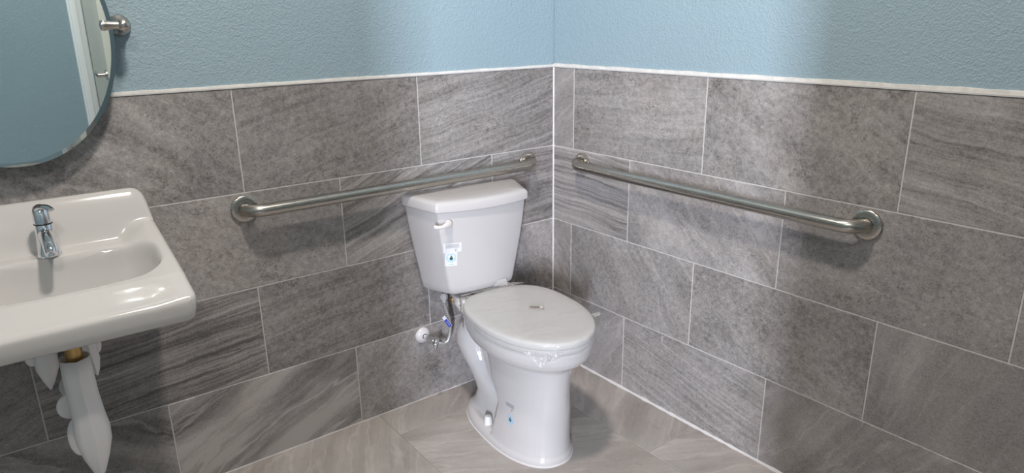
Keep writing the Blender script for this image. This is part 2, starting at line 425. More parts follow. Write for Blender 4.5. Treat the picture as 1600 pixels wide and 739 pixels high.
for nm, X, w0 in (('trim_6', False, .0085), ('trim_7', True, .0035)):
    bm = bmesh.new(); rings = []; n = 120
    for i in range(n + 1):
        u = RX * i / n; w = w0 * (1 + random.uniform(-.25, .25)); h = w * .8
        pts = [(u, .002, -.001), (u, -w, .0002), (u, -w * .45, h * .4), (u, .002, h)]
        rings.append([(-p[0], p[1], p[2]) if X else (p[1], -p[0], p[2]) for p in pts])
    loft(bm, rings); struct(obj(nm, fin(bm), 'caulk' if not X else 'grout', smooth=60))

# ------------------------------------------------------------------ toilet (local frame: +x right, -y to the front)
TO = Vector((-.457, -.028, 0)); TA = R(-6)
toilet = thing('toilet', 'white two-piece toilet in the tiled corner, lid down and wrapped in clear film', 'toilet', TO, TA)
TM = Matrix.Translation(TO) @ Matrix.Rotation(TA, 4, 'Z'); TMI = TM.inverted()
def egg(hw, yc, yf, yb, z, nf=2.0, nb=2.6, n=56):
    out = []
    for i in range(n):
        t = 2 * math.pi * i / n; c, s = math.cos(t), math.sin(t)
        e = nf if s < 0 else nb
        x = hw * math.copysign(abs(c) ** (2 / e), c); y = (yc - yf if s < 0 else yb - yc) * math.copysign(abs(s) ** (2 / e), s)
        out.append((x, yc + y, z))
    return out
def prof_loft(bm, tab):
    loft(bm, [egg(*t) for t in tab])
bm = bmesh.new()
# bowl
prof_loft(bm, [(.100, -.40, -.600, -.27, .285), (.112, -.41, -.628, -.26, .335), (.120, -.42, -.640, -.25, .352), (.134, -.425, -.655, -.24, .361),
               (.155, -.43, -.672, -.225, .370), (.168, -.435, -.684, -.21, .382), (.175, -.435, -.692, -.20, .398), (.178, -.435, -.695, -.195, .415), (.178, -.435, -.695, -.195, .432), (.174, -.435, -.690, -.195, .437)])
# front column
prof_loft(bm, [(.128, -.385, -.612, -.374, 0, 2.15, 5), (.127, -.387, -.612, -.376, .02, 2.15, 5), (.123, -.395, -.611, -.385, .06, 2.1, 5), (.118, -.413, -.612, -.403, .12, 2.1, 5),
               (.114, -.425, -.615, -.415, .17, 2.1, 5), (.111, -.412, -.617, -.400, .205, 2.1, 5), (.110, -.40, -.618, -.345, .24, 2.1, 4), (.109, -.40, -.622, -.30, .28, 2.1, 3), (.113, -.41, -.630, -.27, .335, 2.1, 3), (.118, -.42, -.636, -.26, .36, 2, 3)])
# foot flange
prof_loft(bm, [(.133, -.36, -.616, -.108, 0, 2.25, 2.6), (.133, -.36, -.616, -.108, .018, 2.25, 2.6), (.128, -.36, -.610, -.114, .030, 2.25, 2.6), (.114, -.36, -.60, -.126, .040, 2.25, 2.6)])
# trapway leg behind the column
prof_loft(bm, [(.104, -.25, -.45, -.115, .0, 2.6, 2.6), (.098, -.25, -.45, -.120, .03, 2.6, 2.6), (.082, -.25, -.42, -.138, .06, 2.6, 2.6), (.068, -.22, -.36, -.142, .09, 2.4, 2.4), (.066, -.19, -.30, -.118, .12, 2.3, 2.3),
               (.070, -.145, -.235, -.072, .16, 2.2, 2.2), (.080, -.110, -.190, -.034, .20, 2.2, 2.2), (.088, -.095, -.174, -.018, .24, 2.2, 2.2), (.089, -.095, -.174, -.018, .28, 2.2, 2.2),
               (.080, -.10, -.175, -.028, .31, 2.2, 2.2), (.060, -.10, -.170, -.045, .335, 2.2, 2.2), (.03, -.11, -.16, -.07, .348, 2.2, 2.2)])
# inner web joining trapway and bowl
prof_loft(bm, [(.050, -.30, -.46, -.17, .02, 3, 3), (.042, -.30, -.46, -.18, .10, 3, 3), (.038, -.28, -.46, -.14, .20, 3, 3), (.046, -.28, -.46, -.10, .30, 3, 3), (.075, -.28, -.46, -.08, .40, 3, 3), (.08, -.28, -.46, -.06, .43, 3, 3)])
# tank deck
prof_loft(bm, [(.070, -.20, -.32, -.06, .366, 3, 2.2), (.108, -.23, -.32, -.03, .392, 3, 2.0), (.132, -.24, -.32, -.012, .416, 3, 2.0), (.138, -.24, -.32, -.008, .432, 3, 2.0), (.133, -.24, -.32, -.012, .4395, 3, 2.0)])
prof_loft(bm, [(.115, -.16, -.198, -.02, .425, 3, 2.2), (.122, -.16, -.198, -.014, .440, 3, 2.2), (.122, -.16, -.198, -.014, .450, 3, 2.2), (.116, -.16, -.192, -.02, .4545, 3, 2.2)])
# rear pillar under the deck
bowl = obj('bowl', fin(bm), 'china', toilet, smooth=0)
for p in bowl.data.polygons: p.use_smooth = True
rm = bowl.modifiers.new('remesh', 'REMESH'); rm.mode = 'VOXEL'; rm.voxel_size = .0036; rm.use_smooth_shade = True
sm = bowl.modifiers.new('smooth', 'SMOOTH'); sm.factor = .5; sm.iterations = 6
# pale bead where the foot meets the floor
bm = bmesh.new(); loft(bm, [egg(.1355, -.36, -.6195, -.105, -.0005, 2.25, 2.6), egg(.1355, -.36, -.6195, -.105, .003, 2.25, 2.6), egg(.131, -.36, -.613, -.110, .006, 2.25, 2.6)])
obj('floor_seal', fin(bm), 'caulk', toilet)
# tank
def tank_ring(wb, yb, wf, yf, bow, z, rb=.02, rf=.010, nb=9):
    pts = [(wb, yb, z), (-wb, yb, z), (-wf, yf, z)]
    rad = [rb, rb, rf]
    for i in range(1, nb + 1):
        t = i / (nb + 1); x = -wf + 2 * wf * t
        pts.append((x, yf - bow * (1 - (2 * t - 1) ** 2), z)); rad.append(0)
    pts.append((wf, yf, z)); rad.append(rf)
    return fillet(pts, rad)
bm = bmesh.new(); rings = []
for z, d in ((.466, .030), (.468, .016), (.473, .007), (.482, .001), (.50, 0), (.54, 0), (.58, 0), (.62, 0), (.66, 0), (.70, 0), (.74, 0), (.787, 0)):
    t = (z - .468) / (.787 - .468); t2 = 1 - (1 - max(t, 0)) ** 1.25
    rings.append([(p[0] - .018, p[1], p[2] - .016 * max(0, 1 - max(t, 0) * 5) * (1 + p[1] / .16)) for p in
                  tank_ring(lerp(.172, .226, t2) - d, -.004 - d * .5, lerp(.124, .172, t2) - d, lerp(-.160, -.176, t2) + d, lerp(.022, .030, t2), z, .02, lerp(.030, .010, min(1, max(t, 0) * 1.6)))])
loft(bm, rings)
tank = obj('tank', fin(bm), 'china', toilet, smooth=35)
bm = bmesh.new(); rings = []
for z, d in ((.781, .012), (.781, .003), (.784, .0), (.806, .0), (.813, .003), (.8175, .009), (.8195, .02), (.8205, .05)):
    rings.append([(p[0] - .018, p[1], p[2]) for p in tank_ring(.235 - d, .002 - d, .180 - d, -.184 + d, .033 - d * .15, z, .022, .011)])
loft(bm, rings)
obj('tank_lid', fin(bm), 'china', toilet, smooth=35)
# flush lever
bm = bmesh.new()
lathe(bm, [(.0135, 0), (.0135, .006), (.0115, .010), (.007, .0125)], (0, -1, 0), (-.158, -.190, .7435), 28)
pts = crspline([(-.158, -.204, .7435), (-.172, -.210, .7445), (-.189, -.214, .7425), (-.207, -.214, .7435), (-.221, -.211, .7475)], 5)
rad = [(lerp(.007, .0055, i / (len(pts) - 1)), interp(i / (len(pts) - 1), [(0, .0125), (.25, .0105), (.6, .0060), (.9, .0068), (1, .0045)])) for i in range(len(pts))]
tube(bm, pts, rad, 18)
obj('flush_lever', fin(bm), 'lever', toilet, smooth=60)
# seat and lid
def slab(bm, hw, yc, yf, yb, zs, nf=2.0, nb=2.8):
    loft(bm, [egg(hw - d, yc, yf + d, yb - d, z, nf, nb, 72) for z, d in zs])
bm = bmesh.new(); slab(bm, .1815, -.435, -.7020, -.203, [(.4385, .012), (.439, .006), (.442, .002), (.446, .0), (.457, .0), (.458, .003)])
obj('seat', fin(bm), 'lid_plastic', toilet, smooth=50)
bm = bmesh.new(); slab(bm, .182, -.435, -.703, -.200, [(.4585, .004), (.459, .0005), (.460, 0), (.4735, .0003), (.4775, .002), (.4795, .0065), (.4800, .03), (.4805, .08)])
obj('seat_lid', fin(bm), 'lid_plastic', toilet, smooth=50)
for x in (-.072, .072):
    bm = bmesh.new(); box(bm, (x - .022, -.213, .438), (x + .022, -.168, .462), .007)
    obj('seat_hinge', bm, 'lid_plastic', toilet)
# bolt caps at the foot
for sx in (-1, 1):
    bm = bmesh.new(); lathe(bm, [(.0165, 0), (.0165, .004), (.013, .030), (.0105, .0345), (.0001, .036)], (0, 0, 1), (sx * .1035, -.331, .034), 28)
    obj('bolt_cap', fin(bm), 'plastic', toilet, smooth=50)
# brass tank bolt
for x in (-.108, .108):
    bm = bmesh.new(); lathe(bm, [(.004, 0), (.004, .010), (.010, .010), (.010, .018), (.004, .018), (.004, .05)], (0, 0, 1), (x, -.095, .416), 12)
    obj('tank_bolt', fin(bm), 'brass', toilet)

# clear protective film over the lid
def film_obj():
    bm = bmesh.new(); rnd = random.Random(11); N = 160; rings = []
    base = egg(.182, -.435, -.703, -.200, 0, 2.0, 2.8, N)
    ph = [rnd.uniform(0, 6.28) for _ in range(8)]
    def wob(i, a, f): return sum(math.sin(2 * math.pi * i / N * k * f + ph[k]) for k in (3, 5, 7)) * a / 3
    def ring(d, z, wa, drop=None):
        out = []
        for i, (x, y, _) in enumerate(base):
            cx, cy = 0, -.435; v = Vector((x - cx, y - cy, 0)); L = v.length; v.normalize()
            fr = max(0, 1 - abs(math.atan2(v.y, v.x) + 1.75) / .55); k = L + d + wob(i, wa, 3) + rnd.uniform(-.5, .5) * wa + fr * rnd.uniform(-.0012, .003) * (wa > 0)
            zz = z + (drop(i, x, y) if drop else 0) + fr * rnd.uniform(-.0015, .0015) * (wa > 0)
            out.append((cx + v.x * k, cy + v.y * k, zz))
        return out
    def hem(i, x, y):
        a = math.atan2(y + .435, x)                       # -pi/2 is the front
        fl = -.030 * max(0, 1 - abs(a + 1.95) / .24) - .012 * max(0, 1 - abs(a + 1.55) / .35)
        rt = -.004 * max(0, 1 - abs(a + .55) / .1)
        return fl + rt + wob(i, .002, 5)
    rings.append(ring(.0022, .442, .0012, hem))
    rings.append(ring(.0035, .455, .0010))
    rings.append(ring(.0028, .466, .0012))
    rings.append(ring(.0024, .4725, .0010))
    rings.append(ring(-.0015, .4795, .0008))
    rings.append(ring(-.012, .4822, .0))
    rings.append(ring(-.04, .4832, .0))
    rings.append(ring(-.08, .4838, .0))
    rings.append(ring(-.13, .4842, .0))
    loft(bm, rings, cap0=False)
    # loose front tip of the wrap
    def sheet(P, n=10, amp=.003):
        g = [[None] * (n + 1) for _ in range(n + 1)]
        for i in range(n + 1):
            for j in range(n + 1):
                a, b_ = i / n, j / n
                p = (Vector(P[0]) * (1 - a) + Vector(P[1]) * a) * (1 - b_) + (Vector(P[3]) * (1 - a) + Vector(P[2]) * a) * b_
                g[i][j] = bm.verts.new(p + Vector((rnd.uniform(-1, 1), rnd.uniform(-1, 1), rnd.uniform(-1, 1))) * amp)
        for i in range(n):
            for j in range(n): bm.faces.new((g[i][j], g[i + 1][j], g[i + 1][j + 1], g[i][j + 1])).material_index = 1
    sheet([(-.140, -.622, .452), (-.050, -.700, .454), (-.082, -.680, .428), (-.107, -.668, .409)], 12, .0026)
    # bag hanging at the rear left, fold behind the lid, tip at the right
    for q in range(3):
        sheet([(-.142, -.225, .464), (-.112, -.160, .460), (-.110, -.185, .388), (-.130, -.212, .354)], 9, .0035)
    sheet([(-.118, -.165, .466), (-.098, -.140, .462), (-.104, -.150, .405), (-.116, -.165, .395)], 7, .003)
    sheet([(-.125, -.203, .482), (.118, -.222, .484), (.070, -.175, .480), (-.115, -.170, .468)], 12, .002)
    sheet([(.172, -.545, .468), (.166, -.575, .468), (.192, -.575, .474), (.194, -.560, .474)], 5, .001)
    sheet([(.06, -.205, .482), (.012, -.190, .482), (.030, -.182, .500), (.062, -.190, .503)], 6, .0015)
    o = obj('protective_film', bm, ['film', 'film_fold'], toilet, smooth=75)
    o['label'] = 'clear crinkled plastic film'
    return o
film_obj()

# printed stickers laid on the china
bpy.context.view_layer.update()
dg = bpy.context.evaluated_depsgraph_get()
def bvh(o): return BVHTree.FromObject(o, dg)
def local_ray(u, v):
    return TMI @ CAMP, (TMI.to_3x3() @ ray(u, v)).normalized()
def decal(name, tree, uv, parent, shapes, lift=.0005, tilt=0.0, nrm=None):
    """shapes: list of (polygon in metres around the sticker's centre, material, extra lift)"""
    o, d = local_ray(*uv); hit, n, _, _ = tree.ray_cast(o, d)
    nh = Vector(nrm) if nrm else Vector((n.x, n.y, 0)).normalized(); tx = Vector((0, 0, 1)).cross(nh).normalized(); up = Vector((0, 0, 1))
    ct, st = math.cos(tilt), math.sin(tilt)
    mats = []; bm = bmesh.new()
    for poly, m, ex in shapes:
        if m not in mats: mats.append(m)
        vs = []
        for a, b_ in poly:
            p = hit + tx * (a * ct - b_ * st) + up * (a * st + b_ * ct)
            h2, n2, _, _ = tree.ray_cast(p + nh * .06, -nh)
            vs.append(bm.verts.new((h2 if h2 else p) + nh * (lift + ex)))
        f = bm.faces.new(vs); f.material_index = mats.index(m)
    bmesh.ops.triangulate(bm, faces=[f for f in bm.faces if len(f.verts) > 4])
    bm.normal_update()
    for f in bm.faces:
        if f.normal.dot(nh) < 0: f.normal_flip()
    return obj(name, bm, mats, parent, smooth=0)
def rects(x0, x1, y0, y1, nx=4, ny=2):
    out = []
    for i in range(nx):
        for j in range(ny):
            a, b_ = lerp(x0, x1, i / nx), lerp(x0, x1, (i + 1) / nx); c, d = lerp(y0, y1, j / ny), lerp(y0, y1, (j + 1) / ny)
            out.append([(a, c), (b_, c), (b_, d), (a, d)])
    return out
def ringpoly(r0, r1, a0, a1, cx=0, cy=0, n=6):
    out = []
    for i in range(n):
        t, u = lerp(a0, a1, i / n), lerp(a0, a1, (i + 1) / n)
        out.append([(cx + r0 * math.cos(t), cy + r0 * math.sin(t)), (cx + r1 * math.cos(t), cy + r1 * math.sin(t)), (cx + r1 * math.cos(u), cy + r1 * math.sin(u)), (cx + r0 * math.cos(u), cy + r0 * math.sin(u))])
    return out
def text_sticker(w, h, base=True):
    S = []
    if base: S += [(p, 'label_white', 0) for p in rects(-w / 2, w / 2, -h / 2, h / 2, 16, 4)]
    rnd = random.Random(5); k = w / .054
    for row in range(4):                                # rows of tiny illegible print
        y = (.0095 - row * .0034) * k; x = -.021 * k + row * .0003
        while x < .020 * k:
            L = rnd.uniform(.0018, .0055) * k
            S.append(([(x, y), (min(x + L, .021 * k), y), (min(x + L, .021 * k), y + .0019 * k), (x, y + .0019 * k)], 'ink', .0002)); x += L + .0009 * k
    # the small mark under the print: a stem, a loop and a leg
    cx, cy, s = .011 * k, -.0085 * k, k
    for (a, b_, c, d) in ((-.003, -.004, -.0018, .004), (-.003, .003, .003, .004), (.0018, .0005, .003, .004), (-.003, -.0002, .003, .0008), (-.0006, -.004, .0032, -.0028), (-.0044, -.0048, -.0036, .0048)):
        S.append(([(cx + a * s, cy + b_ * s), (cx + c * s, cy + b_ * s), (cx + c * s, cy + d * s), (cx + a * s, cy + d * s)], 'ink', .0002))
    return S
def drop_sticker(r, base):
    S = []
    if base: S += [(p, 'label_white', 0) for p in rects(-r * 1.15, r * 1.15, -r * 1.75, r * 1.2, 10, 6)]
    for i in range(22):                                 # ring of tiny letters
        a = 2 * math.pi * i / 22
        S += [(p, 'ring_blue', .0002) for p in ringpoly(r * .74, r * (.98 if i % 3 else .90), a, a + .2, n=1)]
    S += [(p, 'ring_blue', .0002) for p in ringpoly(r * .60, r * .70, math.pi * .9, math.pi * 2.1, n=14)]
    drop = [(0, r * .60)]
    for i in range(15):
        t = lerp(math.pi * .12, -math.pi * 1.12, i / 14); drop.append((r * .34 * math.cos(t), -r * .14 + r * .34 * math.sin(t)))
    S.append((drop, 'drop_ink', .0003))
    S.append(([(0, r * .5), (r * .26, -r * .02), (r * .14, -r * .02), (r * .02, r * .2)], 'drop_green' if base else 'ring_blue', .0005))
    for i in range(5): S.append(([(r * (-.45 + i * .19), -r * 1.5), (r * (-.32 + i * .19), -r * 1.5), (r * (-.32 + i * .19), -r * 1.28), (r * (-.45 + i * .19), -r * 1.28)], 'ring_blue', .0002))
    return S
bt, bb = bvh(tank), bvh(bowl)
s = decal('label_sticker', bt, (707, 387), toilet, text_sticker(.060, .034), .0009, nrm=(0, -1, 0)); s['label'] = 'upper paper label with grey print on the tank'
s = decal('round_sticker', bt, (705, 403), toilet, drop_sticker(.0175, True), .0009, nrm=(0, -1, 0)); s['label'] = 'label with a dark drop in a blue ring on the tank'
s = decal('label_sticker', bb, (797, 636), toilet, text_sticker(.052, .028, False)); s['label'] = 'grey print on the bowl'
s = decal('round_sticker', bb, (797.5, 655), toilet, drop_sticker(.0165, False)); s['label'] = 'dark drop in a blue ring on the bowl'

# the screw left on the lid
Vh = Vector((-.4425, -.4085, .48)); Vt = Vector((-.4855, -.3655, .48))
bm = bmesh.new(); a = TM @ Vector((.026, -.442, .4895)); d = Vector((.70, -.71, 0)).normalized(); L = .052
prof = [(.0046, 0), (.0046, .0012), (.0020, .004), (.0019, .014)]
h = .014
while h < L - .008:
    prof += [(.0027, h + .0007), (.0019, h + .0016)]; h += .0019
prof += [(.0016, L - .006), (.0003, L)]
lathe(bm, prof, -d, (0, 0, 0), 14)
screw = obj('screw', fin(bm), 'steel_screw', None, smooth=40, loc=a + d * .026)
screw['label'] = 'small steel screw lying on the film-wrapped toilet lid'; screw['category'] = 'screw'

# ------------------------------------------------------------------ water supply to the toilet
sup = thing('water_supply_valve', 'chrome stop valve with round white wall plate and braided hose left of the toilet', 'valve', (-.644, 0, .266))
bm = bmesh.new(); lathe(bm, [(.031, -.001), (.031, -.003), (.028, -.009), (.018, -.015), (.010, -.017), (.010, -.002)], (0, 1, 0), (0, 0, 0), 36)
obj('wall_plate', fin(bm), 'plastic', sup, smooth=50)
bm = bmesh.new()
lathe(bm, [(.0078, 0), (.0078, .038), (.0105, .039), (.0105, .052), (.012, .053), (.012, .070), (.009, .073), (.007, .082)], (0, -1, 0), (0, -.012, 0), 24)
tube(bm, [(0, -.072, 0), (.018, -.072, -.006), (.032, -.072, -.014)], [.009, .008, .0075], 16)
lathe(bm, [(.0105, 0), (.0105, .014), (.008, .016)], (.9, 0, -.4), (.022, -.072, -.010), 6)
obj('valve_body', fin(bm), 'chrome', sup, smooth=40)
bm = bmesh.new()
rings = []
ax = Vector((.55, -.80, -.05)).normalized(); e1 = Vector((.35, .28, .9)); e1 = (e1 - ax * e1.dot(ax)).normalized(); e2 = ax.cross(e1)
for dd, k in ((0, .72), (.002, .95), (.005, 1.0), (.008, .95), (.0105, .7)):
    rings.append([Vector((0, -.090, -.002)) + ax * dd + e1 * (.0225 * k * math.cos(2 * math.pi * i / 40) * (1 + .05 * math.cos(8 * math.pi * i / 40))) + e2 * (.0135 * k * math.sin(2 * math.pi * i / 40)) for i in range(40)])
loft(bm, rings); obj('valve_handle', fin(bm), 'chrome', sup, smooth=50)
hp = crspline([Vector(p) - Vector((-.644, 0, .266)) for p in ((-.612, -.072, .252), (-.597, -.073, .243), (-.580, -.075, .252), (-.571, -.078, .285), (-.573, -.082, .325), (-.587, -.090, .370), (-.600, -.098, .408), (-.6055, -.103, .432), (-.6065, -.105, .446))], 8)
bm = bmesh.new(); tube(bm, hp, .0062, 16); obj('braided_hose', fin(bm), 'braid', sup)
bm = bmesh.new(); lathe(bm, [(.0075, -.022), (.0085, -.010), (.0135, -.008), (.0145, .006), (.011, .010), (.011, .014)], (0, 0, 1), hp[-1] + Vector((0, 0, -.002)), 8)
obj('coupling_nut', fin(bm), 'nut_grey', sup, smooth=30)
bm = bmesh.new()
q0 = Vector((-.604, -.099, .352)) - Vector((-.644, 0, .266)); q1 = Vector((-.577, -.092, .312)) - Vector((-.644, 0, .266))
ud = (q1 - q0).normalized(); wd = Vector((.62, -.1, .5)); wd = (wd - ud * wd.dot(ud)).normalized(); nd = ud.cross(wd)
def tag_sheet(w0, w1, l0, l1, off, mi):
    N = 6
    for i in range(N):
        pa, pb = lerp(l0, l1, i / N), lerp(l0, l1, (i + 1) / N)
        for s_, o_ in ((0, 0), (1, .0006)):
            c = [q0 + ud * pa + wd * w0, q0 + ud * pb + wd * w0, q0 + ud * pb + wd * w1, q0 + ud * pa + wd * w1]
            f = bm.faces.new([bm.verts.new(p + nd * (off + o_ + .001 * math.sin(3 * (pa if k in (0, 3) else pb) / .05))) for k, p in enumerate(c)]); f.material_index = mi
tag_sheet(-.004, .0085, -.014, .049, 0, 0); tag_sheet(-.0045, .0065, .002, .047, .0012, 1); tag_sheet(-.0045, .0065, .002, .047, -.0008, 1)
for i in range(5):
    a_ = .012 + i * .006; f = bm.faces.new([bm.verts.new(q0 + ud * x + wd * y + nd * .0028) for x, y in ((a_, .0), (a_ + .003, .0), (a_ + .003, .0022), (a_, .0022))]); f.material_index = 0
tg = obj('hose_tag', bm, ['label_white', 'blue'], sup, smooth=0); tg['label'] = 'blue and white paper tag'

# ------------------------------------------------------------------ grab bars
def grab_bar(label, A, along, out):
    """A: first flange centre on the wall; along: unit vector to the second; out: unit vector into the room"""
    t = thing('grab_bar', label, 'grab bar', A, 0, 'stainless grab bars')
    al, o = Vector(along), Vector(out); L = GB
    D = .058; br = .045; r = .0190
    pts = [o * .003]
    for i in range(1, 10):
        a = math.pi / 2 * i / 9; pts.append(o * (D - br + br * math.sin(a)) + al * (br - br * math.cos(a)))
    pts += [al * (br + (L - 2 * br) * i / 12) + o * D for i in range(1, 12)]
    for i in range(0, 10):
        a = math.pi / 2 * (1 - i / 9); pts.append(al * (L - br + br * math.cos(a)) + o * (D - br + br * math.sin(a)))
    pts.append(al * L + o * .003)
    bm = bmesh.new(); tube(bm, pts, r, 28); obj('bar', fin(bm), 'stainless', t, smooth=60)
    for c in (Vector((0, 0, 0)), al * L):
        bm = bmesh.new()
        lathe(bm, [(.0395, .0002), (.0402, .003), (.0395, .0075), (.037, .0095), (.030, .0105), (.0215, .0108), (.0205, .0085), (.0190, .0085)], o, c, 48)
        obj('wall_flange', fin(bm), 'stainless', t, smooth=40)
    return t
GB = 1.090
grab_bar('brushed stainless grab bar on the wall behind the toilet tank, over the tank lid', (-1.227, 0, .858), (1, 0, 0), (0, -1, 0))
GB = 1.095
grab_bar('brushed stainless grab bar alone on the tiled side wall beside the toilet bowl', (0, -.174, .860), (0, -1, 0), (-1, 0, 0))

# ------------------------------------------------------------------ sink
SX = -1.733
sink = thing('sink', 'white wall-hung sink with raised back ledge under the oval mirror', 'sink', (SX, 0, 0))
HW, YF = .250, -.462
CEN = [(0, .966), (.008, .970), (.018, .967), (.032, .950), (.050, .918), (.066, .884), (.078, .859), (.086, .8512), (.125, .8506), (.140, .850), (.17, .846), (.24, .835), (.33, .8225), (.360, .8205), (.372, .8165), (.462, .788)]
def basin_depth(u, a):
    r_ = ((abs(u) / .229) ** 3 + (abs(a - .240) / .107) ** 3) ** (1 / 3)
    if r_ >= 1: return 0.0
    t = min(1, (1 - r_) / .52)
    return .125 * (math.sin(t * math.pi / 2) ** 1.05) * sstep(0, .11, 1 - r_)
def sink_z(u, y):
    a = -y; au = abs(u)
    zc = cubic(a, CEN); zs = interp(a, [(0, .905), (.362, .8215), (.374, .8170), (.462, .7890)])
    if zc > zs:
        t = min(1, max(0, (au - .205) / (HW - .205))); z = zs + (zc - zs) * (1 - t ** 2.4) ** (1 / 2.4)
    else:
        z = lerp(zc, zs, sstep(.155, .228, au))
    z -= basin_depth(u, a)
    e = min(HW * sk(y) - au, (y - YF) * .8); rr = .013
    if e < rr: z -= rr - math.sqrt(max(0, rr * rr - (rr - e) ** 2))
    return z
def sk(y):
    r = .024; d = y - YF
    if d >= r: return 1.0
    return (HW - r + math.sqrt(max(0, r * r - (r - d) ** 2))) / HW
ys = [0, -.004, -.008, -.014, -.02] + [-.02 - .0045 * i for i in range(1, 86)]
ys = [y for y in ys if y > -.404] + [-.404 - .004 * i for i in range(0, 11)] + [-.446, -.449, -.452, -.4545, -.457, -.459, -.4605, -.4615, YF]
NXU = 180
us = []
for i in range(NXU + 1):
    t = -1 + 2 * i / NXU; us.append(math.copysign(1 - (1 - abs(t)) ** 1.35, t))
bm = bmesh.new()
top = [[bm.verts.new((u * HW * sk(y), y, sink_z(u * HW * sk(y), y))) for u in us] for y in ys]
for j in range(len(ys) - 1):
    for i in range(NXU): bm.faces.new((top[j][i], top[j][i + 1], top[j + 1][i + 1], top[j + 1][i]))
loop = [top[j][0] for j in range(len(ys))] + top[-1][1:-1] + [top[j][-1] for j in reversed(range(len(ys)))] + list(reversed(top[0][1:-1]))
def under_z(y): return interp(-y, [(0, .695), (.20, .709), (.462, .729)])
prev = loop
for k, (f, ins) in enumerate(((.12, -.0003), (.5, .0022), (.85, .0045), (.96, .008), (1.0, .015))):
    cur = []
    for v in loop:
        x, y, z = v.co; zb = under_z(y)
        s_ = 1 - ins / HW
        cur.append(bm.verts.new((x * s_, min(0, y + (ins if y < -.05 else 0)), lerp(z - .001, zb, f))))
    for i in range(len(loop)): bm.faces.new((prev[i], prev[(i + 1) % len(loop)], cur[(i + 1) % len(loop)], cur[i]))
    prev = cur
# underside with the bulge of the bowl
c0 = [bm.verts.new((v.co.x * .72, -.22 + (v.co.y + .22) * .70, .706)) for v in prev]
c1 = [bm.verts.new((v.co.x * .40, -.22 + (v.co.y + .22) * .40, .684)) for v in prev]
for A, B in ((prev, c0), (c0, c1)):
    for i in range(len(loop)): bm.faces.new((A[i], A[(i + 1) % len(loop)], B[(i + 1) % len(loop)], B[i]))
bm.faces.new(c1)
obj('basin', fin(bm), 'china_sink', sink, smooth=120)
bm = bmesh.new(); lathe(bm, [(.021, .0), (.031, .0015), (.031, .004), (.022, .003), (.017, .001)], (0, 0, 1), (0, -.236, .7105), 32)
obj('drain_ring', fin(bm), 'chrome', sink)
bm = bmesh.new(); lathe(bm, [(.019, -.13), (.019, .06), (.024, .062), (.024, .09), (.019, .092)], (0, 0, 1), (.0, -.185, .600), 28)
tp = obj('tailpiece', fin(bm), 'brass', sink); tp['label'] = 'brass drain tailpiece'

# faucet
fau = thing('faucet', 'small chrome single-lever faucet on the back ledge of the white sink', 'faucet', (SX + .0, -.113, .8512))
bm = bmesh.new()
def fring(rx, ry, z, yo, n=40): return [(rx * math.cos(2 * math.pi * i / n), yo + ry * math.sin(2 * math.pi * i / n), z) for i in range(n)]
loft(bm, [fring(.0265, .027, .0, 0), fring(.0265, .027, .004, 0), fring(.0245, .025, .008, 0), fring(.0225, .0235, .03, .002), fring(.0205, .022, .055, .004), fring(.0192, .0205, .078, .006), fring(.0185, .0195, .0795, .006)])
obj('faucet_body', fin(bm), 'chrome', fau, smooth=40)
bm = bmesh.new()
sp = crspline([(0, .004, .050), (0, -.020, .052), (0, -.048, .046), (0, -.072, .034), (0, -.084, .024)], 6)
nS = len(sp)
tube(bm, sp, [(lerp(.0175, .0125, i / (nS - 1)), lerp(.022, .0115, i / (nS - 1))) for i in range(nS)], 28)
lathe(bm, [(.0095, 0), (.0095, .008), (.008, .009)], (0, -.25, -1), (0, -.078, .026), 20)
obj('spout', fin(bm), 'chrome', fau, smooth=50)
bm = bmesh.new(); loft(bm, [fring(.0196, .0206, .0785, .006), fring(.0200, .0210, .0795, .006), fring(.0200, .0210, .0812, .006), fring(.0196, .0206, .082, .006)])
obj('gasket_ring', fin(bm), 'rubber', fau)
bm = bmesh.new()
loft(bm, [fring(.0193, .0203, .0818, .006), fring(.0193, .0203, .090, .006), fring(.0185, .0195, .104, .008), fring(.0165, .0175, .115, .010), fring(.012, .013, .1225, .012), fring(.005, .006, .1262, .013), fring(.0003, .0003, .1266, .013)])
lv = crspline([(-.004, .012, .112), (.004, -.004, .122), (.012, -.018, .1235), (.021, -.033, .118)], 6); nL = len(lv)
tube(bm, lv, [(lerp(.0135, .0085, i / (nL - 1)), lerp(.0085, .0035, i / (nL - 1))) for i in range(nL)], 20)
obj('lever', fin(bm), 'chrome', fau, smooth=50)

# pipe covers under the sink (white vinyl sleeves)
def sleeve(bm, secs, fold=.22, n=36, cap0=False):
    """secs: (centre, half width x, half depth y) down the sleeve; front fold pinched to a ridge"""
    rings = []
    for (c, hx, hy) in secs:
        r = []
        for i in range(n):
            t = 2 * math.pi * i / n; cx, cy = math.cos(t), math.sin(t)
            k = 1 + fold * max(0, 1 - abs(((t - 1.5 * math.pi + math.pi) % (2 * math.pi)) - math.pi) / .35)
            r.append((c[0] + hx * math.copysign(abs(cx) ** .85, cx), c[1] + hy * math.copysign(abs(cy) ** .9, cy) * k, c[2]))
        rings.append(r)
    loft(bm, rings, cap0=cap0, cap1=True)
def lobe(bm, c, rx, rz, th=.010, ry=0.0):
    """soft rounded flap in the x-z plane"""
    rings = []
    for d, k in ((-th, .80), (-th * .6, .95), (0, 1), (th * .6, .95), (th, .80)):
        rings.append([(c[0] + rx * k * math.cos(2 * math.pi * i / 32), c[1] + d + ry * math.sin(2 * math.pi * i / 32), c[2] + rz * k * math.sin(2 * math.pi * i / 32)) for i in range(32)])
    loft(bm, rings)
pc = thing('pipe_cover', 'long white vinyl drain cover, open at the top and pointed below, under the sink', 'pipe cover', (-1.733, -.185, .60), group='vinyl pipe covers under the sink')
bm = bmesh.new()
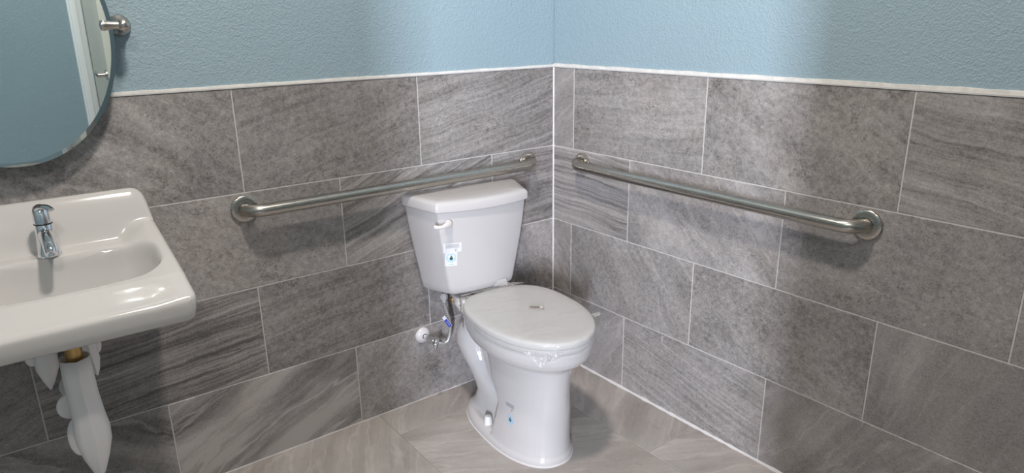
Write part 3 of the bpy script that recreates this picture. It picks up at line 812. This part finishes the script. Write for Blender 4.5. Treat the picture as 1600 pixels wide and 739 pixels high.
sleeve(bm, [((0, 0, .0), .0335, .030), ((-.001, 0, -.05), .0345, .031), ((.000, 0, -.11), .035, .034), ((.002, 0, -.165), .0375, .040), ((.003, 0, -.205), .0415, .046), ((.003, 0, -.24), .040, .046), ((.001, -.004, -.28), .030, .040), ((.000, -.008, -.32), .016, .026), ((.000, -.010, -.345), .004, .010)])
o = obj('sleeve', fin(bm), 'vinyl', pc, smooth=35)
sol = o.modifiers.new('thickness', 'SOLIDIFY'); sol.thickness = .0025; sol.offset = -1
bm = bmesh.new()
lobe(bm, (-.030, .060, -.155), .031, .036, .006); lobe(bm, (-.028, .034, -.235), .024, .056, .008)
obj('flap', fin(bm), 'vinyl', pc, smooth=60)
bm = bmesh.new(); tube(bm, [(-.004, .02, -.165), (-.006, .08, -.160), (-.008, .14, -.156), (-.008, .1845, -.155)], [.027, .029, .030, .036], 28)
obj('trap_arm_sleeve', fin(bm), 'vinyl', pc, smooth=60)
pc2 = thing('pipe_cover', 'short pointed white vinyl valve cover left of the brass tailpiece under the sink', 'pipe cover', (-1.792, -.055, .585), group='vinyl pipe covers under the sink')
bm = bmesh.new(); sleeve(bm, [((0, 0, .015), .020, .022), ((.002, 0, -.015), .027, .030), ((.001, 0, -.05), .026, .030), ((-.001, -.003, -.085), .013, .018), ((-.002, -.004, -.108), .003, .005)], cap0=True)
obj('sleeve', fin(bm), 'vinyl', pc2, smooth=35)
bm = bmesh.new(); lobe(bm, (-.026, .030, -.022), .018, .024, .012); obj('flap', fin(bm), 'vinyl', pc2, smooth=60)
pc3 = thing('pipe_cover', 'white vinyl valve cover half hidden behind the drain cover, right of the brass tailpiece', 'pipe cover', (-1.690, -.055, .56), group='vinyl pipe covers under the sink')
bm = bmesh.new(); sleeve(bm, [((-.006, 0, .06), .018, .020), ((-.004, 0, .02), .021, .024), ((0, 0, -.03), .019, .023), ((.003, -.002, -.062), .010, .014), ((.004, -.003, -.078), .003, .005)], cap0=True)
obj('sleeve', fin(bm), 'vinyl', pc3, smooth=35)
bm = bmesh.new(); lobe(bm, (.012, .022, .000), .018, .028, .012); obj('flap', fin(bm), 'vinyl', pc3, smooth=60)

# ------------------------------------------------------------------ mirror
mir = thing('mirror', 'oval frameless tilting mirror with nickel side pivots above the white sink', 'mirror', (-1.745, -.056, 1.372))
ma, mb_ = .246, .309
TILT = R(2.6)
def el(d, y, n=120): return [((ma - d) * math.cos(2 * math.pi * i / n), y, (mb_ - d) * math.sin(2 * math.pi * i / n)) for i in range(n)]
rot = Matrix.Rotation(TILT, 4, 'X')
bm = bmesh.new(); loft(bm, [el(.0105, -.0018), el(0, -.0012), ], cap0=True, cap1=False)
for f in bm.faces: f.material_index = 0
loft(bm, [el(0, -.0012), el(0, .0030), el(.002, .0032)], cap0=False, mi=1)
bm.transform(rot); bm.normal_update()
for f in bm.faces:
    if f.material_index == 0 and f.normal.y > 0: f.normal_flip()
obj('glass', bm, ['mirror', 'glass_edge'], mir, smooth=0)
for sx in (1, -1):
    bm = bmesh.new(); X0 = sx * (ma + .024)
    lathe(bm, [(.0265, 0), (.0265, .004), (.024, .010), (.017, .018), (.0135, .030), (.0135, .040)], (0, -1, 0), (X0, .056, .018), 36)
    bmesh.ops.create_uvsphere(bm, u_segments=24, v_segments=16, radius=.0172, matrix=Matrix.Translation((X0, -.004, .018)))
    lathe(bm, [(.0115, 0), (.0100, .010), (.0100, .020), (.0122, .036), (.0130, .040), (.0120, .044), (.006, .046)], (-sx, 0, 0), (X0 - sx * .006, -.006, .018), 28)
    obj('pivot_bracket', fin(bm), 'nickel', mir, smooth=40)

# ------------------------------------------------------------------ lights
sc = bpy.context.scene
w = bpy.data.worlds.new('world'); sc.world = w; w.use_nodes = True
w.node_tree.nodes['Background'].inputs[0].default_value = (.62, .72, .85, 1); w.node_tree.nodes['Background'].inputs[1].default_value = .35
M['diffuser'] = emit('lamp_diffuser', (1, .95, .88), 8)
def area(name, loc, rot, sx, sy, e, col, disk=False):
    d = bpy.data.lights.new(name, 'AREA'); d.shape = 'DISK' if disk else 'RECTANGLE'; d.size = sx
    if not disk: d.size_y = sy
    d.energy = e; d.color = col
    o = bpy.data.objects.new(name, d); C.objects.link(o); o.location = loc; o.rotation_euler = rot; return o
for (x, y, e, lab) in ((-1.25, -1.02, 44, 'round ceiling lamp over the toilet side of the room'), (-2.15, -2.25, 19, 'added round ceiling fill lamp near the daylight opening'), (-.6, -RY - .7, 9, 'added round ceiling fill lamp lighting the hall behind the door')):  # last two are added fill lamps for sink underside, front wall and hall
    lamp = thing('ceiling_light', lab, 'ceiling light', (x, y, CEIL))
    bm = bmesh.new(); lathe(bm, [(.135, 0), (.135, .022), (.128, .028), (.115, .028), (.115, .012)], (0, 0, -1), (0, 0, 0), 40); obj('lamp_rim', fin(bm), 'white_paint', lamp)
    bm = bmesh.new(); lathe(bm, [(.113, .013), (.113, .016), (.09, .019), (.001, .020)], (0, 0, -1), (0, 0, 0), 40); obj('diffuser', fin(bm), 'diffuser', lamp)
    area('lamp', (x, y, CEIL - .035), (0, 0, 0), .2, .2, e, (1, .92, .84), True)
S = Vector((-5.03, -5.78, 1.65)); T_ = Vector((-.5, -.5, 1.0))
dl = area('daylight', S, (T_ - S).to_track_quat('-Z', 'Y').to_euler(), .20, 1.6, 580, (.82, .87, 1.0))

vs = sc.view_settings
vs.view_transform = 'Standard'; vs.look = 'None'; vs.exposure = 0.0; vs.gamma = 1.0; vs.use_curve_mapping = False
